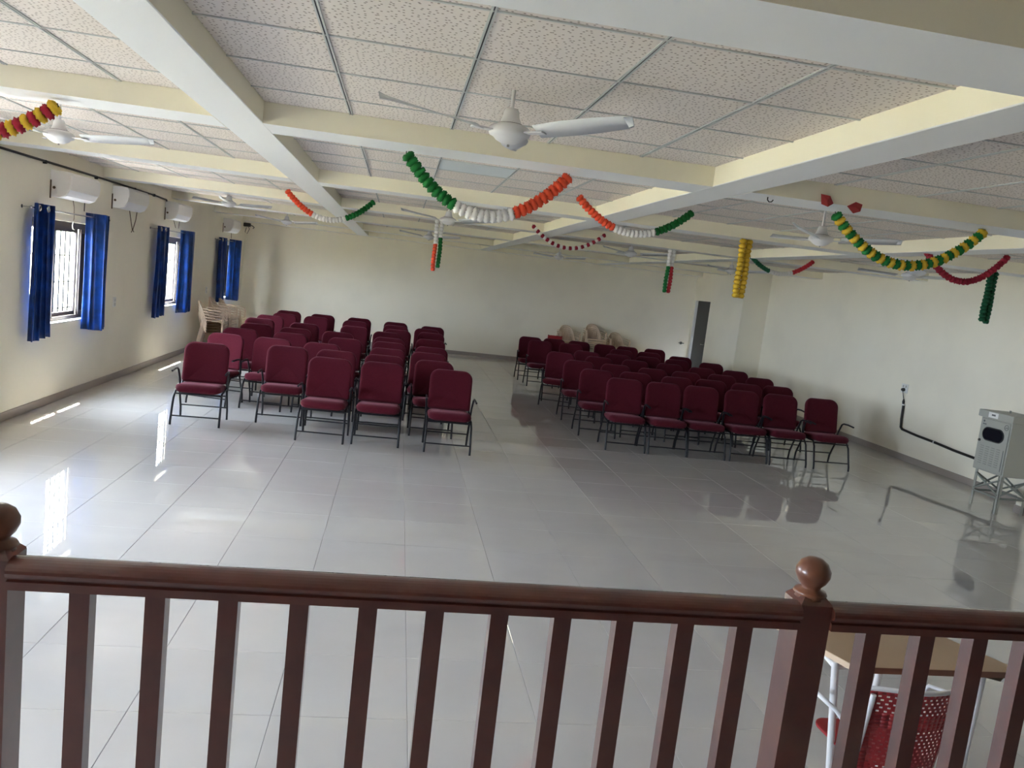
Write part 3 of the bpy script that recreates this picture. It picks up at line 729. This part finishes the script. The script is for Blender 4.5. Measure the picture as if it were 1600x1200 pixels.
wire('looped brown wires under the second air conditioner', (XL+.03, 12.0, 2.40), [[(0, 0, 0), (0, .08, -.14), (0, .16, -.27)], [(0, .32, 0), (0, .28, -.12), (0, .17, -.27)], [(0, .12, -.30), (0, .17, -.26), (0, .22, -.29)]], .006)
wire('thin wires under the third air conditioner', (XL+.03, 14.2, 2.40), [[(0, 0, 0), (0, .14, -.12)], [(0, .35, 0), (0, .32, -.12)]], .005)
wire('thin wire under the fourth air conditioner', (XL+.03, 18.8, 2.40), [[(0, 0, 0), (0, .03, -.12)]], .005)
def plate(x, y, z, face, label, nm='switch_plate', w=.10, hh=.14, dep=.012):
    t = thing(nm, label, 'switch', (x, y, z)); s = 1 if face == 'L' else -1
    a, b = (0, dep) if s > 0 else (-dep, 0)
    MB().box(a, -w/2, -hh/2, b, w/2, hh/2, ch=.003).build('plate', WHITEPL, t)
    for k in (-1, 1):
        e0, e1 = (dep, dep+.003) if s > 0 else (-dep-.003, -dep)
        MB().box(e0, -w*.32, k*hh*.22-.02, e1, w*.32, k*hh*.22+.02).build('rocker', mat('switch_grey', (.55, .55, .52), .4), t)
    return t
plate(XL, 11.65, 1.11, 'L', 'white switch plate on the left wall beside the nearest window')
plate(XL, 16.9, 1.15, 'L', 'small white switch plate above the stacked beige chairs')
wb = thing('cable_bundle', 'black cable bundle and bracket high in the far left corner', 'cable', (-3.80, 20.25, 2.66))
MB().box(-.09, -.04, -.03, .07, .04, .06, ch=.01).build('bracket', BLACKPL, wb)
MB().tube([(0, 0, 0), (.05, 0, -.08), (0, 0, -.2), (-.05, 0, -.16), (-.02, 0, -.05)], .007, 6).build('cable', BLACKPL, wb)
MB().tube([(.02, 0, .02), (.12, 0, .0), (.16, 0, -.03), (.13, 0, -.06)], .012, 6).build('cable', BLACKPL, wb)

sp = thing('wall_socket', 'white wall socket on the right wall with a black plug in it', 'socket', (XR, 11.12, 1.09))
MB().box(-.014, -.075, -.07, 0, .075, .07, ch=.003).build('plate', WHITEPL, sp)
MB().box(-.017, -.045, .015, -.014, -.02, .05).build('switch', CABGREY, sp); MB().box(-.017, .02, .015, -.014, .045, .05).build('switch', CABGREY, sp)
pg = MB().lathe([(.026, 0), (.028, .02), (.018, .045)], 12, Matrix.Translation((-.014, 0, -.02)) @ Matrix.Rotation(-PI/2, 4, 'Y')).build('plug', BLACKPL, sp)
pw = thing('power_cable', 'thick black cable clipped to the right wall running down to the cabinet', 'cable', (XR-.022, 11.08, 0))
MB().tube([(-.02, .03, 1.05), (-.005, .02, .98), (0, .0, .92)], .006, 6).build('lead', BLACKPL, pw)
MB().tube([(0, 0, .93), (0, -.005, .89), (0, -.01, .85)], [.008, .02, .016], 8).build('boot', BLACKPL, pw)
MB().tube([(0, -.02, .85), (0, -.03, .62), (0, -.05, .49), (0, -.09, .465), (0, -.45, .44), (0, -.85, .425), (0, -1.25, .40), (0, -1.7, .385), (0, -2.3, .38), (0, -2.7, .38)], .019, 8).build('conduit', BLACKPIPE, pw)
for y, z in ((-.02, .84), (-.85, .425)): MB().lathe([(.024, -.01), (.024, .01)], 10, Matrix.Translation((0, y, z)) @ (Matrix.Rotation(PI/2, 4, 'X') if y < -.5 else Matrix())).build('clip', WHITEPL, pw)

# ------------------------------------------------------------------ grey stabiliser cabinet on its stand
def cabinet():
    c = thing('stabilizer_cabinet', 'grey metal electrical cabinet with oval meter window on a braced stand', 'cabinet', (7.03, 7.90, 0))
    W, D, z0, z1 = .48, .40, .45, 1.08   # W along y, D along x; front faces -x
    MB().box(0, 0, z0, D, W, z1, ch=.004).build('body', CABGREY, c)
    MB().box(-.012, .02, z0+.015, -.0005, W-.02, z1-.012, ch=.004).build('door', CABGREY, c)
    MB().box(-.03, -.03, z1+.001, D+.02, W+.03, z1+.085, ch=.006).build('hood', CABGREY, c)
    MB().box(-.0325, .20, z1+.012, -.0305, .35, z1+.075).build('sticker', WHITEPL, c)
    MB().box(-.0335, .24, z1+.035, -.0327, .30, z1+.055).build('sticker_print', CABLINE, c)
    def pill(r, xs0, xs1, cy, cz, hw):
        pts = [(cy+hw+r*math.cos(a), cz+r*math.sin(a)) for a in [(-PI/2+PI*k/10) for k in range(11)]]+[(cy-hw+r*math.cos(a), cz+r*math.sin(a)) for a in [(PI/2+PI*k/10) for k in range(11)]]
        return MB().prism(pts, 'x', xs0, xs1)
    pill(.082, -.020, -.012, .245, .895, .085).build('window_rim', BLACKPL, c); pill(.068, -.024, -.020, .245, .895, .085).build('meter_window', GLASSBLACK, c)
    for k in range(4):
        for q in range(9):
            y = W-.10-k*.085; z = .74-q*.026
            MB().box(-.016, y-.026, z, -.012, y+.026, z+.007).build('vent_slot', CABDARK, c)
    MB().box(-.0135, .045, .50, -.012, .055, .75).build('door_groove', CABLINE, c)
    M = Matrix.Translation((-.014, .065, 1.015))
    MB().tube([M @ Vector((0, .030*math.cos(k*2*PI/16), .030*math.sin(k*2*PI/16))) for k in range(16)], .003, 5, closed=True).build('emblem', CABLINE, c)
    MB().box(-.016, .047, 1.007, -.012, .084, 1.013).box(-.016, .05, 1.018, -.012, .07, 1.023).build('emblem_bar', CABLINE, c)
    MB().lathe([(.012, 0), (.012, .004)], 12, Matrix.Translation((-.016, W-.06, 1.035)) @ Matrix.Rotation(PI/2, 4, 'Y')).build('indicator', CABLINE, c)
    MB().box(-.014, W-.10, .995, -.012, W-.045, 1.008).build('marking', CABLINE, c)
    MB().lathe([(.016, 0), (.014, .014)], 12, Matrix.Translation((-.012, W-.04, .80)) @ Matrix.Rotation(-PI/2, 4, 'Y')).build('lock_knob', BLACKPL, c)
    MB().tube([(D/2, .30, z1+.085), (D/2, .30, z1+.115)], .011, 8).build('lifting_lug', CABDARK, c)
    for x, y in ((.02, .03), (D-.02, .03), (.02, W-.03), (D-.02, W-.03)):
        sx = 1 if x < .1 else -1; sy = 1 if y < .1 else -1
        m = MB(); m.box(min(x, x+sx*.035), min(y, y+sy*.004), 0, max(x, x+sx*.035), max(y, y+sy*.004), z0); m.box(min(x, x+sx*.004), min(y, y+sy*.035), 0, max(x, x+sx*.004), max(y, y+sy*.035), z0)
        m.build('leg', CABGREY, c)
    for (a, b) in (((.022, .05), (.022, W-.05)), ((D-.022, .05), (D-.022, W-.05)), ((.04, .034), (D-.04, .034)), ((.04, W-.034), (D-.04, W-.034))):
        MB().tube([(a[0], a[1], .40), (b[0], b[1], .22)], .012, 5).build('brace', CABDARK, c)
        MB().tube([(b[0], b[1], .40), (a[0], a[1], .22)], .012, 5).build('brace', CABDARK, c)
        MB().tube([(a[0], a[1], .19), (b[0], b[1], .19)], .013, 5).build('crossbar', CABDARK, c)
cabinet()

# ------------------------------------------------------------------ table and perforated chair below the stage
def table():
    t = thing('table', 'light wood laminate table with white tube legs below the railing', 'table', (2.1, 2.75, 0))
    zt = .75; o = Vector((2.1, 2.75))
    P = [(1.795, 2.515), (2.515, 2.525), (2.28, 3.03), (1.60, 3.0)]
    def ins(k, q): c = (sum(p[0] for p in P)/4, sum(p[1] for p in P)/4); return ((P[k][0]-c[0])*q+c[0]-o.x, (P[k][1]-c[1])*q+c[1]-o.y)
    pts = [(p[0]-o.x, p[1]-o.y) for p in P]
    MB().prism(pts, 'z', zt-.003, zt).build('tabletop', TABLETOP, t)
    MB().prism(pts, 'z', zt-.024, zt-.003).build('edge_band', EDGELIT, t)
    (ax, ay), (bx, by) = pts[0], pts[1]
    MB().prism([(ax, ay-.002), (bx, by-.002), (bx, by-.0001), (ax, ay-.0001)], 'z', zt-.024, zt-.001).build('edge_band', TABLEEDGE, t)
    LG = [(1.765, 2.60), (2.40, 2.60), (2.24, 2.96), (1.80, 2.86)]; LD = [.09, -.02, -.05, -.01]
    for k in range(4):
        x, y = LG[k]; m = MB().tube([(x-o.x+LD[k], y-o.y, 0), (x-o.x, y-o.y, zt-.024)], .014, 12); m.build('leg', TUBEWHITE, t)
    m = MB()
    for a, b in ((0, 1), (1, 2), (2, 3), (3, 0)):
        p, q = [(LG[z][0]-o.x, LG[z][1]-o.y) for z in (a, b)]; m.tube([(p[0], p[1], zt-.045), (q[0], q[1], zt-.045)], .010, 8)
    m.build('frame', TUBEWHITE, t)
    MB().tube([(pts[0][0]+.55, pts[0][1]+.05, zt-.03), (pts[0][0]+.62, pts[0][1]+.02, zt-.034), (pts[0][0]+.66, pts[0][1]+.05, zt-.03)], .010, 8).build('hook', BROWN, t)
table()
def mesh_chair():
    t = thing('perforated_chair', 'red perforated plastic chair with white tube frame under the table edge', 'chair', (1.975, 2.44, 0))
    # backrest shell: grid of cells with square holes, curved; local x across, back is toward the stage
    nx, nz = 14, 22; W, z0, z1 = .36, .40, .725
    def S(u, v, q=0): # u,v 0..1
        x = (u-.5)*W*(1-.12*(1-v)); z = z0+(z1-z0)*v; y = .02 - .06*math.cos((u-.5)*PI*.9) - .03*v
        z -= .012*(abs(u-.5)*2)**3
        return Vector((x, y+q, z))
    m = MB()
    for i in range(nx):
        for j in range(nz):
            u0, u1, v0, v1 = i/nx, (i+1)/nx, j/nz, (j+1)/nz; off = (.5/nx if j % 2 else 0)
            solid = 12 <= j <= 15 or i == 0 or i == nx-1 or j == 0 or j == nz-1
            if solid: m.add([S(u0, v0), S(u1, v0), S(u1, v1), S(u0, v1)], [(0, 1, 2, 3)], True); continue
            cu, cv = (u0+u1)/2 + (.18/nx if j % 2 else -.18/nx), (v0+v1)/2; a, b = .20/nx, .24/nz
            q = [S(u0, v0), S(u1, v0), S(u1, v1), S(u0, v1), S(cu-a, cv-b), S(cu+a, cv-b), S(cu+a, cv+b), S(cu-a, cv+b)]
            m.add(q, [(0, 1, 5, 4), (1, 2, 6, 5), (2, 3, 7, 6), (3, 0, 4, 7)], False)
    o = m.build('backrest', REDPL, t, fix=False); s = o.modifiers.new('t', 'SOLIDIFY'); s.thickness = .0015
    MB().tube([S(k/16, 1)+Vector((0, 0, .006)) for k in range(17)], .009, 8).build('top_rim', TUBEWHITE, t)
    m = MB(); cushion(m, .33, .32, .012, (.05, .05), lambda u, v, q: (u, .0+v, .41-.02*math.sin(PI*v/.38)+q)); m.build('seat', REDPL, t)
    for sx in (-1, 1):
        MB().tube([(sx*.19, .02, 0), (sx*.18, .0, .40), (sx*.172, -.02, .60), (sx*.168, -.03, .70)], .010, 8).build('leg', TUBEWHITE, t)
        MB().tube([(sx*.20, .36, 0), (sx*.19, .34, .39)], .010, 8).build('leg', TUBEWHITE, t)
        MB().tube([(sx*.176, -.01, .50), (sx*.26, .03, .60), (sx*.30, .12, .625), (sx*.27, .24, .60), (sx*.20, .32, .40)], .009, 8).build('armrest', TUBEWHITE, t)
mesh_chair()
